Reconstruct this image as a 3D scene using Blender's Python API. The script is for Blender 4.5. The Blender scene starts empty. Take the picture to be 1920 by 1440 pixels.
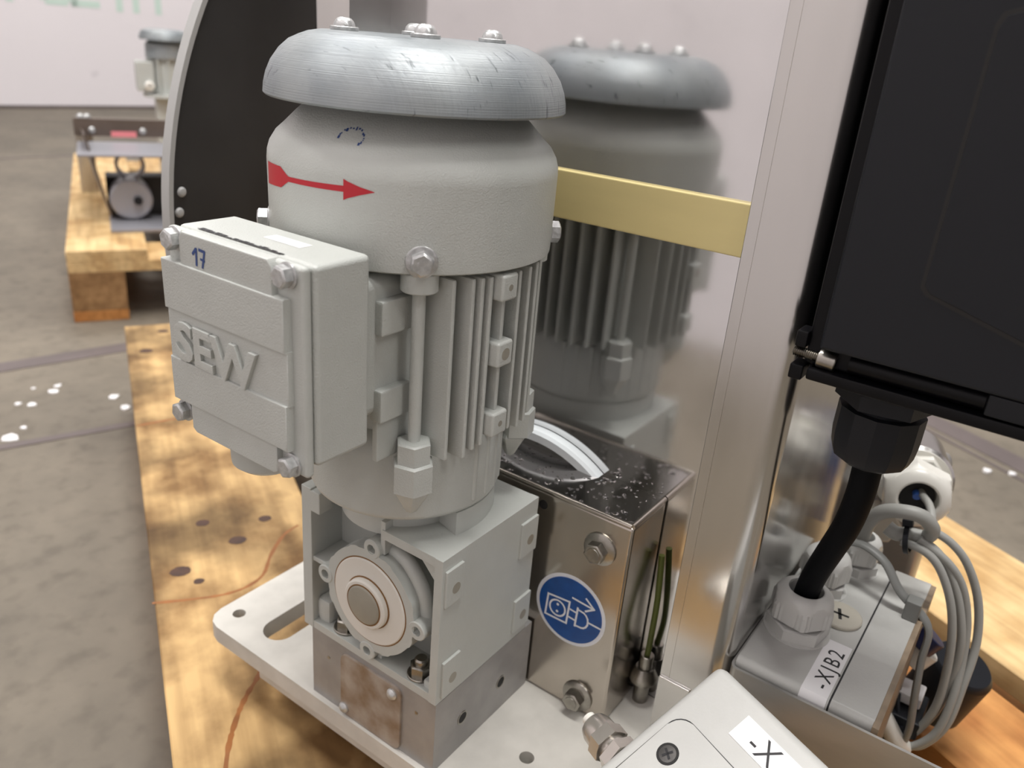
import bpy, bmesh, math, random
from mathutils import Vector, Matrix
random.seed(7)
scene = bpy.context.scene
PI = math.pi
ZOFF = 249.0                      # floor lies 249 mm below the gearbox underside
def V(p): return Vector((p[0]/1000, p[1]/1000, (p[2]+ZOFF)/1000))
def lin(c): 
    c /= 255.0
    return c/12.92 if c <= .04045 else ((c+.055)/1.055)**2.4
def S(r, g, b): return (lin(r), lin(g), lin(b), 1)

# ------------------------------------------------------------------ camera
cam_d = bpy.data.cameras.new('camera'); cam = bpy.data.objects.new('camera', cam_d)
scene.collection.objects.link(cam); scene.camera = cam
yaw, pitch, roll = .5912, -.4037, .0864
fw = Vector((math.cos(yaw)*math.cos(pitch), math.sin(yaw)*math.cos(pitch), math.sin(pitch)))
r0 = Vector((math.sin(yaw), -math.cos(yaw), 0)); u0 = r0.cross(fw)
rt = r0*math.cos(roll)+u0*math.sin(roll); up = u0*math.cos(roll)-r0*math.sin(roll)
m3 = Matrix((rt, up, -fw)).transposed()
cam.matrix_world = Matrix.Translation(V((-272.6, -215.4, 345.9))) @ m3.to_4x4()
cam_d.sensor_width = 36; cam_d.lens = 36*1535.2/1920
cam_d.clip_start = .01; cam_d.clip_end = 50
cam_d.dof.use_dof = True; cam_d.dof.focus_distance = .402; cam_d.dof.aperture_fstop = 10

# ------------------------------------------------------------------ world, lamps, exposure
w = bpy.data.worlds.new('world'); scene.world = w; w.use_nodes = True
w.node_tree.nodes['Background'].inputs[0].default_value = (1, .97, .93, 1)
w.node_tree.nodes['Background'].inputs[1].default_value = .25
scene.view_settings.view_transform = 'Standard'; scene.view_settings.look = 'None'
scene.view_settings.gamma = 1; scene.view_settings.use_curve_mapping = False
scene.view_settings.exposure = 0.06
def area(name, loc, sx, sy, power, col=(1, .98, .96)):
    l = bpy.data.lights.new(name, 'AREA'); l.shape = 'RECTANGLE'; l.size = sx; l.size_y = sy
    l.energy = power; l.color = col
    o = bpy.data.objects.new(name, l); scene.collection.objects.link(o); o.location = loc
    return o
LAMPS = [(.02, -.1, 95), (-.45, 2.2, 50), (1.9, .2, 42), (1.9, 3.0, 60), (3.6, 1.6, 50), (-.45, -2.6, 34)]
for i, (x, y, e) in enumerate(LAMPS):
    area('hall_lamp_light', (x, y, 3.5), .4, 1.6, e)

# ------------------------------------------------------------------ materials
def mat(name, col, rough=.5, metal=0., var=0., vscale=20., bump=0., bscale=300., spec=.5, col2=None, rvar=0., stretch=(1,1,1), coat=0.):
    m = bpy.data.materials.new(name); m.use_nodes = True
    nt = m.node_tree; N = nt.nodes; L = nt.links; b = N['Principled BSDF']
    b.inputs['Base Color'].default_value = col; b.inputs['Roughness'].default_value = rough
    b.inputs['Metallic'].default_value = metal; b.inputs['Specular IOR Level'].default_value = spec
    b.inputs['Coat Weight'].default_value = coat
    tc = N.new('ShaderNodeTexCoord'); mp = N.new('ShaderNodeMapping'); L.new(tc.outputs['Object'], mp.inputs[0])
    mp.inputs['Scale'].default_value = stretch
    if var or col2 or rvar:
        n = N.new('ShaderNodeTexNoise'); n.inputs['Scale'].default_value = vscale; n.inputs['Detail'].default_value = 5
        L.new(mp.outputs[0], n.inputs['Vector'])
        if var or col2:
            r = N.new('ShaderNodeValToRGB'); L.new(n.outputs[0], r.inputs[0])
            r.color_ramp.elements[0].position = .35; r.color_ramp.elements[1].position = .65
            c2 = col2 or tuple(c*(1-var) for c in col[:3])+(1,)
            r.color_ramp.elements[0].color = c2; r.color_ramp.elements[1].color = col
            L.new(r.outputs[0], b.inputs['Base Color'])
        if rvar:
            mr = N.new('ShaderNodeMapRange'); L.new(n.outputs[0], mr.inputs[0])
            mr.inputs[1].default_value = .3; mr.inputs[2].default_value = .7
            mr.inputs[3].default_value = rough; mr.inputs[4].default_value = rough+rvar
            L.new(mr.outputs[0], b.inputs['Roughness'])
    if bump:
        n2 = N.new('ShaderNodeTexNoise'); n2.inputs['Scale'].default_value = bscale; n2.inputs['Detail'].default_value = 3
        L.new(mp.outputs[0], n2.inputs['Vector'])
        bp = N.new('ShaderNodeBump'); bp.inputs['Strength'].default_value = bump; bp.inputs['Distance'].default_value = .0006
        L.new(n2.outputs[0], bp.inputs['Height']); L.new(bp.outputs[0], b.inputs['Normal'])
    return m

M = {}
M['paint'] = mat('grey_paint', S(186,189,184), .35, bump=.4, bscale=1300, var=.04, vscale=60)
M['gear'] = mat('grey_cast_paint', S(185,188,183), .4, bump=.2, bscale=450, var=.05, vscale=40)
M['zinc'] = mat('zinc_bolt', S(200,201,200), .3, .55, bump=.5, bscale=400, var=.25, vscale=350)
M['steel'] = mat('worn_steel', S(170,166,158), .28, 1., var=.25, vscale=150)
M['darksteel'] = mat('dark_steel', S(96,94,92), .4, .8, var=.3, vscale=200)
M['dark'] = mat('dark_cavity', S(26,25,24), .7)
M['plate'] = mat('white_plate_paint', S(200,197,189), .5, var=.14, vscale=45, bump=.1, bscale=250)
M['nickel'] = mat('nickel_brass', S(204,198,190), .26, .85, var=.1, vscale=80)
M['black'] = mat('black_plastic', S(22,24,29), .45, spec=.3, bump=.06, bscale=900)
M['black2'] = mat('black_gloss_plastic', S(6,6,9), .42, spec=.2)
M['rubber'] = mat('black_rubber', S(5,6,10), .65, spec=.12)
M['gland'] = mat('light_grey_plastic', S(200,200,196), .35)
M['gland2'] = mat('white_plastic', S(222,220,212), .3)
M['plug'] = mat('beige_grey_plastic', S(186,181,168), .45)
M['cable'] = mat('grey_cable', S(150,150,145), .45)
M['cable2'] = mat('dark_grey_cable', S(118,119,116), .45)
M['label'] = mat('white_label', S(236,235,236), .4)
M['ink'] = mat('black_ink', S(22,21,24), .5)
M['blueink'] = mat('blue_ink', S(45,70,125), .5)
M['red'] = mat('red_sticker', S(180,24,40), .4)
M['blue'] = mat('blue_sticker', S(20,78,148), .35, var=.2, vscale=150)
M['white'] = mat('white_print', S(226,228,232), .4)
M['yellow'] = mat('pale_yellow_plastic', S(226,210,150), .3, var=.12, vscale=16, stretch=(1,.35,2))
M['jbox'] = mat('light_grey_box_paint', S(186,186,182), .4, bump=.15, bscale=700, var=.04, vscale=60)
M['acrylic'] = mat('brown_edge', S(150,132,110), .5, var=.3, vscale=90)
M['teal'] = mat('mint_letters', S(198,218,208), .6)
M['pink'] = mat('pink_label', S(222,130,135), .5)
M['ptfe'] = mat('white_ptfe', S(226,232,234), .3, var=.05, vscale=40)
M['grease'] = mat('brown_grease', S(120,84,40), .4)
M['seal'] = mat('white_cover', S(214,211,203), .4)
M['cap_end'] = mat('shaft_end', S(158,154,142), .4, .2, var=.12, vscale=60)
M['hood'] = mat('black_hood', S(52,51,50), .5, var=.6, vscale=7)
M['hoodrim'] = mat('grey_hood_edge', S(168,168,166), .5)
M['greypan'] = mat('grey_pan', S(150,150,156), .35, .3)
M['reflbrown'] = mat('steel_reflected_brown', S(128,115,106), .3, .6, var=.3, vscale=8)  # far stainless sheet, the brown it reflects put into the base colour
M['bluep'] = mat('blue_plastic', S(45,90,170), .4)
M['navy'] = mat('navy_plastic', S(30,36,72), .4)
M['greensleeve'] = mat('green_yellow_sleeve', S(84,92,34), .5)

def metal_sheet(name, col, rough, streak=(1,1,1), rv=.1, bump=.03, bscale=120, dirt=.1):
    m = mat(name, col, rough, 1., rvar=rv, vscale=30, bump=bump, bscale=bscale, stretch=streak, var=dirt)
    return m
M['mirror'] = metal_sheet('stainless_mirror', S(222,221,221), .06, (1,1,1), .06, 0, 25, .05)
M['stain'] = metal_sheet('stainless_satin', S(206,204,201), .15, (1,1,.15), .1, .05, 160, .08)
M['boxmetal'] = metal_sheet('stainless_cover', S(196,188,178), .16, (1,1,1), .08, .05, 90, .12)
M['alu'] = mat('cast_aluminium', S(168,166,164), .5, .5, bump=.15, bscale=300, var=.2, vscale=40)
M['bracket'] = mat('brushed_bracket', S(186,184,180), .36, .75, var=.15, vscale=60, bump=.08, bscale=200, stretch=(1,.3,1))

# stainless top of the guard with water drops
def drops_mat():
    m = mat('stainless_wet_top', S(176,172,170), .08, 1., rvar=.06, vscale=40)
    nt = m.node_tree; N = nt.nodes; L = nt.links; b = N['Principled BSDF']
    tc = N.new('ShaderNodeTexCoord'); v = N.new('ShaderNodeTexVoronoi'); v.inputs['Scale'].default_value = 150
    n = N.new('ShaderNodeTexNoise'); n.inputs['Scale'].default_value = 30
    mx = N.new('ShaderNodeVectorMath'); mx.operation = 'MULTIPLY_ADD'
    L.new(tc.outputs['Object'], mx.inputs[0]); mx.inputs[1].default_value = (1, 1, 1); L.new(n.outputs['Color'], mx.inputs[2])
    L.new(tc.outputs['Object'], v.inputs['Vector'])
    r = N.new('ShaderNodeValToRGB'); r.color_ramp.elements[0].position = .18; r.color_ramp.elements[1].position = .3
    r.color_ramp.elements[0].color = (1,1,1,1); r.color_ramp.elements[1].color = (0,0,0,1)
    L.new(v.outputs['Distance'], r.inputs[0])
    n2 = N.new('ShaderNodeTexNoise'); n2.inputs['Scale'].default_value = 45
    L.new(tc.outputs['Object'], n2.inputs['Vector'])
    mm = N.new('ShaderNodeMath'); mm.operation = 'MULTIPLY'; 
    r2 = N.new('ShaderNodeValToRGB'); r2.color_ramp.elements[0].position = .52; r2.color_ramp.elements[1].position = .6
    L.new(n2.outputs[0], r2.inputs[0]); L.new(r.outputs[0], mm.inputs[0]); L.new(r2.outputs[0], mm.inputs[1])
    bp = N.new('ShaderNodeBump'); bp.inputs['Strength'].default_value = .5; bp.inputs['Distance'].default_value = .0008
    L.new(mm.outputs[0], bp.inputs['Height']); L.new(bp.outputs[0], b.inputs['Normal'])
    return m
M['wet'] = drops_mat()
M['water'] = mat('water', (1,1,1,1), .02); M['water'].node_tree.nodes['Principled BSDF'].inputs['Transmission Weight'].default_value = 1; M['water'].node_tree.nodes['Principled BSDF'].inputs['IOR'].default_value = 1.33

def cap_mat():                    # blue-grey turned plastic, fine rings round the axis and dark nicks
    m = mat('turned_grey_cap', S(150,156,158), .4)
    nt = m.node_tree; N = nt.nodes; L = nt.links; b = N['Principled BSDF']; b.inputs['Metallic'].default_value = .35
    tc = N.new('ShaderNodeTexCoord'); sx = N.new('ShaderNodeSeparateXYZ'); L.new(tc.outputs['Object'], sx.inputs[0])
    n1 = N.new('ShaderNodeTexNoise'); n1.noise_dimensions = '1D'; n1.inputs['Scale'].default_value = 2600; n1.inputs['Detail'].default_value = 2
    L.new(sx.outputs['Z'], n1.inputs['W'])
    mp = N.new('ShaderNodeMapping'); mp.inputs['Rotation'].default_value = (.6, .5, 0); mp.inputs['Scale'].default_value = (620, 90, 90)
    L.new(tc.outputs['Object'], mp.inputs[0])
    n2 = N.new('ShaderNodeTexNoise'); n2.inputs['Scale'].default_value = 1.; n2.inputs['Detail'].default_value = 3; L.new(mp.outputs[0], n2.inputs['Vector'])
    r2 = N.new('ShaderNodeValToRGB'); r2.color_ramp.elements[0].position = .27; r2.color_ramp.elements[1].position = .36
    r2.color_ramp.elements[0].color = S(120,126,130); r2.color_ramp.elements[1].color = (1,1,1,1); L.new(n2.outputs[0], r2.inputs[0])
    n3 = N.new('ShaderNodeTexNoise'); n3.inputs['Scale'].default_value = 30; n3.inputs['Detail'].default_value = 6; L.new(tc.outputs['Object'], n3.inputs['Vector'])
    r3 = N.new('ShaderNodeValToRGB'); r3.color_ramp.elements[0].position = .3; r3.color_ramp.elements[1].position = .7
    r3.color_ramp.elements[0].color = S(126,133,137); r3.color_ramp.elements[1].color = S(152,157,158); L.new(n3.outputs[0], r3.inputs[0])
    mx = N.new('ShaderNodeMix'); mx.data_type = 'RGBA'; mx.blend_type = 'MULTIPLY'; mx.inputs[0].default_value = 1
    L.new(r3.outputs[0], mx.inputs[6]); L.new(r2.outputs[0], mx.inputs[7]); L.new(mx.outputs[2], b.inputs['Base Color'])
    ad = N.new('ShaderNodeMath'); ad.operation = 'ADD'; L.new(n1.outputs[0], ad.inputs[0]); L.new(n2.outputs[0], ad.inputs[1])
    bp = N.new('ShaderNodeBump'); bp.inputs['Strength'].default_value = .35; bp.inputs['Distance'].default_value = .0005
    L.new(ad.outputs[0], bp.inputs['Height']); L.new(bp.outputs[0], b.inputs['Normal'])
    return m
M['cap'] = cap_mat()

def wood(name, base, dark, ring, scale=1., stain=False):
    m = bpy.data.materials.new(name); m.use_nodes = True
    nt = m.node_tree; N = nt.nodes; L = nt.links; b = N['Principled BSDF']; b.inputs['Roughness'].default_value = .65
    b.inputs['Specular IOR Level'].default_value = .3
    tc = N.new('ShaderNodeTexCoord'); mp = N.new('ShaderNodeMapping'); L.new(tc.outputs['Object'], mp.inputs[0])
    mp.inputs['Rotation'].default_value = (0, 0, -math.radians(61)); 
    mg = N.new('ShaderNodeMapping'); mg.inputs['Scale'].default_value = (5*scale, 70*scale, 70*scale); L.new(mp.outputs[0], mg.inputs[0])
    g = N.new('ShaderNodeTexNoise'); g.inputs['Scale'].default_value = 1; g.inputs['Detail'].default_value = 6; L.new(mg.outputs[0], g.inputs['Vector'])
    cl = N.new('ShaderNodeTexNoise'); cl.inputs['Scale'].default_value = 17*scale; cl.inputs['Detail'].default_value = 6; L.new(mp.outputs[0], cl.inputs['Vector'])
    r1 = N.new('ShaderNodeValToRGB'); e = r1.color_ramp.elements; e[0].position = .36; e[1].position = .6
    e[0].color = dark; e[1].color = base
    L.new(cl.outputs[0], r1.inputs[0])
    r2 = N.new('ShaderNodeValToRGB'); e = r2.color_ramp.elements; e[0].position = .3; e[1].position = .6
    e[0].color = (.55,.5,.45,1); e[1].color = (1,1,1,1); L.new(g.outputs[0], r2.inputs[0])
    mx = N.new('ShaderNodeMix'); mx.data_type = 'RGBA'; mx.blend_type = 'MULTIPLY'; mx.inputs[0].default_value = .7
    L.new(r1.outputs[0], mx.inputs[6]); L.new(r2.outputs[0], mx.inputs[7])
    out = mx.outputs[2]
    if stain:                     # damp grey stain soaked into the board
        dn = N.new('ShaderNodeTexNoise'); dn.inputs['Scale'].default_value = 9; dn.inputs['Detail'].default_value = 5; L.new(mp.outputs[0], dn.inputs['Vector'])
        rr = N.new('ShaderNodeValToRGB'); e = rr.color_ramp.elements
        e[0].position = .46; e[0].color = (1,1,1,1); e[1].position = .64; e[1].color = (.3,.28,.25,1)
        L.new(dn.outputs[0], rr.inputs[0])
        m2 = N.new('ShaderNodeMix'); m2.data_type = 'RGBA'; m2.blend_type = 'MULTIPLY'; m2.inputs[0].default_value = .85; L.new(out, m2.inputs[6]); L.new(rr.outputs[0], m2.inputs[7])
        out = m2.outputs[2]
    L.new(out, b.inputs['Base Color'])
    bp = N.new('ShaderNodeBump'); bp.inputs['Strength'].default_value = .3; bp.inputs['Distance'].default_value = .001
    L.new(g.outputs[0], bp.inputs['Height']); L.new(bp.outputs[0], b.inputs['Normal'])
    return m
M['wood'] = wood('pale_board', S(202,168,116), S(134,102,62), S(150,88,34), stain=True)
M['wood2'] = wood('light_board', S(218,188,138), S(188,152,102), S(150,88,34))
M['wood3'] = wood('orange_board', S(206,148,86), S(168,110,58), S(150,88,34))
M['wood4'] = wood('brown_block', S(160,124,84), S(126,94,60), S(120,70,34))
M['knot'] = mat('dark_knot', S(72,42,24), .6, var=.4, vscale=120)

def concrete():
    m = mat('concrete', S(150,140,124), .62)
    nt = m.node_tree; N = nt.nodes; L = nt.links; b = N['Principled BSDF']
    tc = N.new('ShaderNodeTexCoord')
    n = N.new('ShaderNodeTexNoise'); n.inputs['Scale'].default_value = 4; n.inputs['Detail'].default_value = 8; n.inputs['Roughness'].default_value = .65
    L.new(tc.outputs['Object'], n.inputs['Vector'])
    r = N.new('ShaderNodeValToRGB'); e = r.color_ramp.elements; e[0].position = .32; e[1].position = .68
    e[0].color = S(98,91,80); e[1].color = S(124,115,101); L.new(n.outputs[0], r.inputs[0])
    n2 = N.new('ShaderNodeTexNoise'); n2.inputs['Scale'].default_value = 38; n2.inputs['Detail'].default_value = 5; L.new(tc.outputs['Object'], n2.inputs['Vector'])
    r2 = N.new('ShaderNodeValToRGB'); e = r2.color_ramp.elements; e[0].position = .3; e[1].position = .5; e[0].color = (.72,.71,.7,1); e[1].color = (1,1,1,1)
    L.new(n2.outputs[0], r2.inputs[0])
    mx = N.new('ShaderNodeMix'); mx.data_type = 'RGBA'; mx.blend_type = 'MULTIPLY'; mx.inputs[0].default_value = .8
    L.new(r.outputs[0], mx.inputs[6]); L.new(r2.outputs[0], mx.inputs[7]); L.new(mx.outputs[2], b.inputs['Base Color'])
    bp = N.new('ShaderNodeBump'); bp.inputs['Strength'].default_value = .2; bp.inputs['Distance'].default_value = .004
    L.new(n2.outputs[0], bp.inputs['Height']); L.new(bp.outputs[0], b.inputs['Normal'])
    return m
M['concrete'] = concrete()
M['joint'] = mat('dark_floor_joint', S(104,94,92), .6, var=.3, vscale=6)
def wallmat():
    m = mat('wall_panel', S(229,224,227), .55, var=.03, vscale=1.5)
    nt = m.node_tree; N = nt.nodes; L = nt.links; b = N['Principled BSDF']
    prev = b.inputs['Base Color'].links[0].from_socket
    tc = N.new('ShaderNodeTexCoord'); n = N.new('ShaderNodeTexNoise'); n.inputs['Scale'].default_value = 7; n.inputs['Detail'].default_value = 3
    L.new(tc.outputs['Object'], n.inputs['Vector'])
    r = N.new('ShaderNodeValToRGB'); e = r.color_ramp.elements; e[0].position = .22; e[1].position = .32; e[0].color = (.72,.71,.72,1); e[1].color = (1,1,1,1)
    L.new(n.outputs[0], r.inputs[0])
    mx = N.new('ShaderNodeMix'); mx.data_type = 'RGBA'; mx.blend_type = 'MULTIPLY'; mx.inputs[0].default_value = 1
    L.new(prev, mx.inputs[6]); L.new(r.outputs[0], mx.inputs[7]); L.new(mx.outputs[2], b.inputs['Base Color'])
    return m
M['wall'] = wallmat()
M['ceil'] = mat('ceiling_paint', S(120,118,116), .8)
M['lamp'] = mat('lamp_housing', S(230,230,230), .5)

# ------------------------------------------------------------------ mesh helpers (all in mm)
def xf(bm, verts, mw):
    if mw is not None: bmesh.ops.transform(bm, matrix=mw, verts=verts)
def box(bm, x0, x1, y0, y1, z0, z1, bev=0, seg=2, mw=None):
    vs = [bm.verts.new((x, y, z)) for x in (x0, x1) for y in (y0, y1) for z in (z0, z1)]
    fs = [(0,1,3,2), (4,6,7,5), (0,4,5,1), (2,3,7,6), (0,2,6,4), (1,5,7,3)]
    F = [bm.faces.new([vs[i] for i in f]) for f in fs]
    if bev:
        ed = list({e for f in F for e in f.edges})
        r = bmesh.ops.bevel(bm, geom=ed, offset=bev, segments=seg, profile=.5, affect='EDGES')
        vs = list({v for v in vs if v.is_valid} | set(r['verts']))
    xf(bm, vs, mw); return vs
def frame(axis):
    a = Vector(axis).normalized(); h = Vector((0,0,1)) if abs(a.z) < .9 else Vector((1,0,0))
    u = h.cross(a).normalized(); v = a.cross(u); return u, v, a
def lathe(bm, prof, o, axis=(0,0,1), n=40, ph=0.):
    u, v, a = frame(axis); o = Vector(o); rings = []
    for r, h in prof:
        if r <= 1e-6: rings.append([bm.verts.new(o+a*h)])
        else: rings.append([bm.verts.new(o+a*h+(u*math.cos(ph+2*PI*i/n)+v*math.sin(ph+2*PI*i/n))*r) for i in range(n)])
    for A, B in zip(rings, rings[1:]):
        if len(A) == 1 and len(B) == 1: continue
        for i in range(n):
            j = (i+1) % n
            if len(A) == 1: bm.faces.new((A[0], B[i], B[j]))
            elif len(B) == 1: bm.faces.new((A[i], A[j], B[0]))
            else: bm.faces.new((A[i], A[j], B[j], B[i]))
    return [x for R in rings for x in R]
def cyl(bm, o, axis, r, h, n=32, bev=.0, ph=0.):
    if bev: return lathe(bm, [(0,0),(r-bev,0),(r,bev),(r,h-bev),(r-bev,h),(0,h)], o, axis, n, ph)
    return lathe(bm, [(0,0),(r,0),(r,h),(0,h)], o, axis, n, ph)
def prism(bm, pts, vec, bev=0):
    a = [bm.verts.new(Vector(p)) for p in pts]; vec = Vector(vec); b = [bm.verts.new(v.co+vec) for v in a]; n = len(a)
    F = [bm.faces.new(a[::-1]), bm.faces.new(b)]
    for i in range(n): F.append(bm.faces.new((a[i], a[(i+1)%n], b[(i+1)%n], b[i])))
    vs = a+b
    if bev:
        ed = list(F[1].edges)
        r = bmesh.ops.bevel(bm, geom=ed, offset=bev, segments=2, profile=.5, affect='EDGES'); vs = [v for v in vs if v.is_valid]+r['verts']
    return vs
def spline(pts, k=8):
    P = [Vector(p) for p in pts]; out = []
    for i in range(len(P)-1):
        p0 = P[max(i-1,0)]; p1 = P[i]; p2 = P[i+1]; p3 = P[min(i+2, len(P)-1)]
        for j in range(k):
            t = j/k
            out.append(.5*((2*p1)+(p2-p0)*t+(2*p0-5*p1+4*p2-p3)*t*t+(3*p1-p0-3*p2+p3)*t**3))
    out.append(P[-1]); return out
def tube(bm, pts, r, n=14, k=8, smooth=True, squash=None):
    P = spline(pts, k) if smooth else [Vector(p) for p in pts]
    t = (P[1]-P[0]).normalized(); u, v, _ = frame(t); rings = []
    for i, p in enumerate(P):
        tn = ((P[min(i+1, len(P)-1)]-P[max(i-1, 0)])).normalized()
        u = (u-tn*u.dot(tn)).normalized(); v = tn.cross(u)
        s1, s2 = squash or (1, 1)
        rings.append([bm.verts.new(p+u*math.cos(2*PI*j/n)*r*s1+v*math.sin(2*PI*j/n)*r*s2) for j in range(n)])
    for A, B in zip(rings, rings[1:]):
        for j in range(n): bm.faces.new((A[j], A[(j+1)%n], B[(j+1)%n], B[j]))
    bm.faces.new(rings[0][::-1]); bm.faces.new(rings[-1])
def hexpts(o, axis, af, rot=0.):
    u, v, a = frame(axis); R = af/math.sqrt(3)
    return [Vector(o)+(u*math.cos(rot+k*PI/3)+v*math.sin(rot+k*PI/3))*R for k in range(6)]
def hexnut(bm, o, axis, af, h, rot=0., cham=.12):
    u, v, a = frame(axis); R = af/math.sqrt(3); c = cham*af
    lathe(bm, [(0,0),(R,0),(R,h-c*.5),(R-c*.7,h),(0,h)], o, axis, 6, rot)

ROOT = {}
def link(o): scene.collection.objects.link(o); return o
def part(name, bm, m, parent=None, label=None, ang=38, cat=None, group=None, kind=None, base=None, wn=True):
    me = bpy.data.meshes.new(name)
    bmesh.ops.remove_doubles(bm, verts=bm.verts, dist=.0005)
    bmesh.ops.recalc_face_normals(bm, faces=bm.faces)
    if parent is not None: off = ROOT[parent.name]
    else:
        xs = [v.co for v in bm.verts]
        off = base or (Vector((sum(c.x for c in xs)/len(xs), sum(c.y for c in xs)/len(xs), min(c.z for c in xs))))
        off = V(off)
    for v in bm.verts: v.co = V(v.co)-off
    bm.to_mesh(me); bm.free()
    me.polygons.foreach_set('use_smooth', [True]*len(me.polygons)); me.set_sharp_from_angle(angle=math.radians(ang))
    me.materials.append(M[m] if isinstance(m, str) else m)
    o = bpy.data.objects.new(name, me); link(o)
    if wn:
        wm = o.modifiers.new('weighted_normal', 'WEIGHTED_NORMAL'); wm.mode = 'FACE_AREA'; wm.keep_sharp = True; wm.weight = 50
    if parent is not None: o.parent = parent; ROOT[o.name] = off
    else: o.location = off; ROOT[o.name] = off
    if label: o['label'] = label
    if cat: o['category'] = cat
    if group: o['group'] = group
    if kind: o['kind'] = kind
    return o
def thing(name, label, cat, at, group=None):
    o = bpy.data.objects.new(name, None); link(o); o.empty_display_size = .01
    o.location = V(at); ROOT[o.name] = V(at); o['label'] = label; o['category'] = cat
    if group: o['group'] = group
    return o
def copy_part(o, delta, parent=None, rotz=None):
    c = o.copy(); link(c)
    if parent is not None: c.parent = parent
    c.location = Vector(o.location)+Vector(delta)/1000; ROOT[c.name] = ROOT[o.name]+Vector(delta)/1000
    for ch in list(o.children):
        d = ch.copy(); link(d); d.parent = c; ROOT[d.name] = ROOT[c.name]
    return c
NB = bmesh.new
def text_mesh(s, size, o, xdir, ydir, depth, parent, m, name, label=None, xs=1., off=0., res=3, sp=1.):
    cu = bpy.data.curves.new('lettering_curve', 'FONT'); cu.body = s; cu.size = size; cu.extrude = depth/2; cu.offset = off; cu.space_character = sp; cu.resolution_u = res
    cu.bevel_depth = min(.35, depth*.3) if depth > 1 else 0; cu.bevel_resolution = 1
    to = bpy.data.objects.new('lettering_tmp', cu); link(to)
    dg = bpy.context.evaluated_depsgraph_get(); me = bpy.data.meshes.new_from_object(to.evaluated_get(dg))
    bm = NB(); bm.from_mesh(me); bpy.data.meshes.remove(me); bpy.data.objects.remove(to); bpy.data.curves.remove(cu)
    X = Vector(xdir).normalized(); Y = Vector(ydir).normalized(); Z = X.cross(Y); o = Vector(o)
    for v in bm.verts: v.co = o+X*v.co.x*xs+Y*v.co.y+Z*(v.co.z+depth/2)
    return part(name, bm, m, parent, label, ang=30)

# ------------------------------------------------------------------ setting
PV = Vector((math.cos(math.radians(61)), math.sin(math.radians(61)), 0)); QV = Vector((PV.y, -PV.x, 0))
def PQ(q, p, z): 
    r = QV*q+PV*p; return Vector((r.x, r.y, z))
MPQ = Matrix(((QV.x, PV.x, 0, 0), (QV.y, PV.y, 0, 0), (0, 0, 1, 0), (0, 0, 0, 1)))   # (q,p,z) -> (x,y,z)

b = NB(); box(b, -6000, 9000, -6000, 9000, -300, -249); floor = part('floor', b, 'concrete', kind='structure')
b = NB(); box(b, -6000, 9000, -6000, 9000, 3800, 3900); ceil_ = part('ceiling', b, 'ceil', kind='structure')
A = Vector((1913, 4741, 0)); Bv = Vector((2756, 4571, 0)); wd = (Bv-A).normalized(); wn = Vector((wd.y, -wd.x, 0))   # towards the camera
if wn.dot(Vector((-272, -215, 0))-A) < 0: wn = -wn
MW = Matrix(((wd.x, -wn.x, 0, A.x), (wd.y, -wn.y, 0, A.y), (0, 0, 1, 0), (0, 0, 0, 1)))   # (s, depth behind, z)
b = NB(); box(b, -5500, 6500, 0, 100, -249, 3800, mw=MW); wall_back = part('wall_back', b, 'wall', kind='structure')
b = NB(); box(b, -1140, -1090, -900, 4200, -249, 3800); part('wall_left', b, 'wall', kind='structure')
b = NB(); box(b, 6500, 6600, -6000, 3600, -249, 3800); part('wall_right', b, 'wall', kind='structure')
b = NB(); box(b, -6000, 6500, -4100, -4000, -249, 3800); part('wall_front', b, 'wall', kind='structure')
b = NB(); box(b, -5500, 6500, -6, 0, -249, -232, mw=MW); part('baseboard_back', b, 'joint', kind='structure')
# mint letters painted on the back wall; only their feet show under the top of the frame
def strokes(segs, s0, name='painted_letter'):
    b = NB()
    for (a0, z0, a1, z1) in segs: box(b, s0+min(a0,a1), s0+max(a0,a1), -1.5, .5, 288+min(z0,z1), 288+max(z0,z1), 0, mw=MW)
    return part(name, b, 'teal', wall_back)
T = 36
strokes([(0,0,T,330),(T,294,110,330),(T,150,110,186),(110,170,146,310)], 105)
strokes([(24,0,140,T),(24,294,140,330),(0,20,T,310),(128,20,128+T,310)], 270)
strokes([(0,0,150,T),(20,150,130,186),(0,294,150,330),(0,0,T,330)], 425)
strokes([(50,-10,50+T,320),(-10,294,146,330)], 612)
strokes([(0,-10,T,290),(126,-10,126+T,290),(T,100,126,136),(20,280,140,330)], 755)
# dark joints across the concrete
def joint(name, a, c, wdt, m='joint'):
    a = Vector(a); c = Vector(c); d = (c-a).normalized(); nn = Vector((-d.y, d.x, 0))*wdt/2
    b = NB(); prism(b, [a-nn, c-nn, c+nn, a+nn], (0, 0, 1.2)); return part(name, b, m, kind='structure')
def ext(a, c, t0, t1): 
    a = Vector(a); c = Vector(c); return a+(c-a)*t0, a+(c-a)*t1
for i, (a, c, wdt) in enumerate([((293.7,1219,-249),(487.7,1172,-249),42), ((163.8,936.5,-249),(329.7,878.7,-249),16), ((1214,3222,-249),(1460,3184,-249),22), ((1230,-245,-249),(1288,-138,-249),55), ((1168,-251,-249),(1208,-184,-249),8)]):
    e = ext(a, c, -6, 7) if i < 3 else ext(a, c, -9, 9)
    joint('trim_%d' % (i+1), e[0], e[1], wdt)

# ceiling lamps
for i, (x, y, e) in enumerate(LAMPS):
    b = NB(); box(b, x*1000-260, x*1000+260, y*1000-860, y*1000+860, 3256, 3275)
    part('lamp_housing', b, 'lamp', ceil_)

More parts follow.
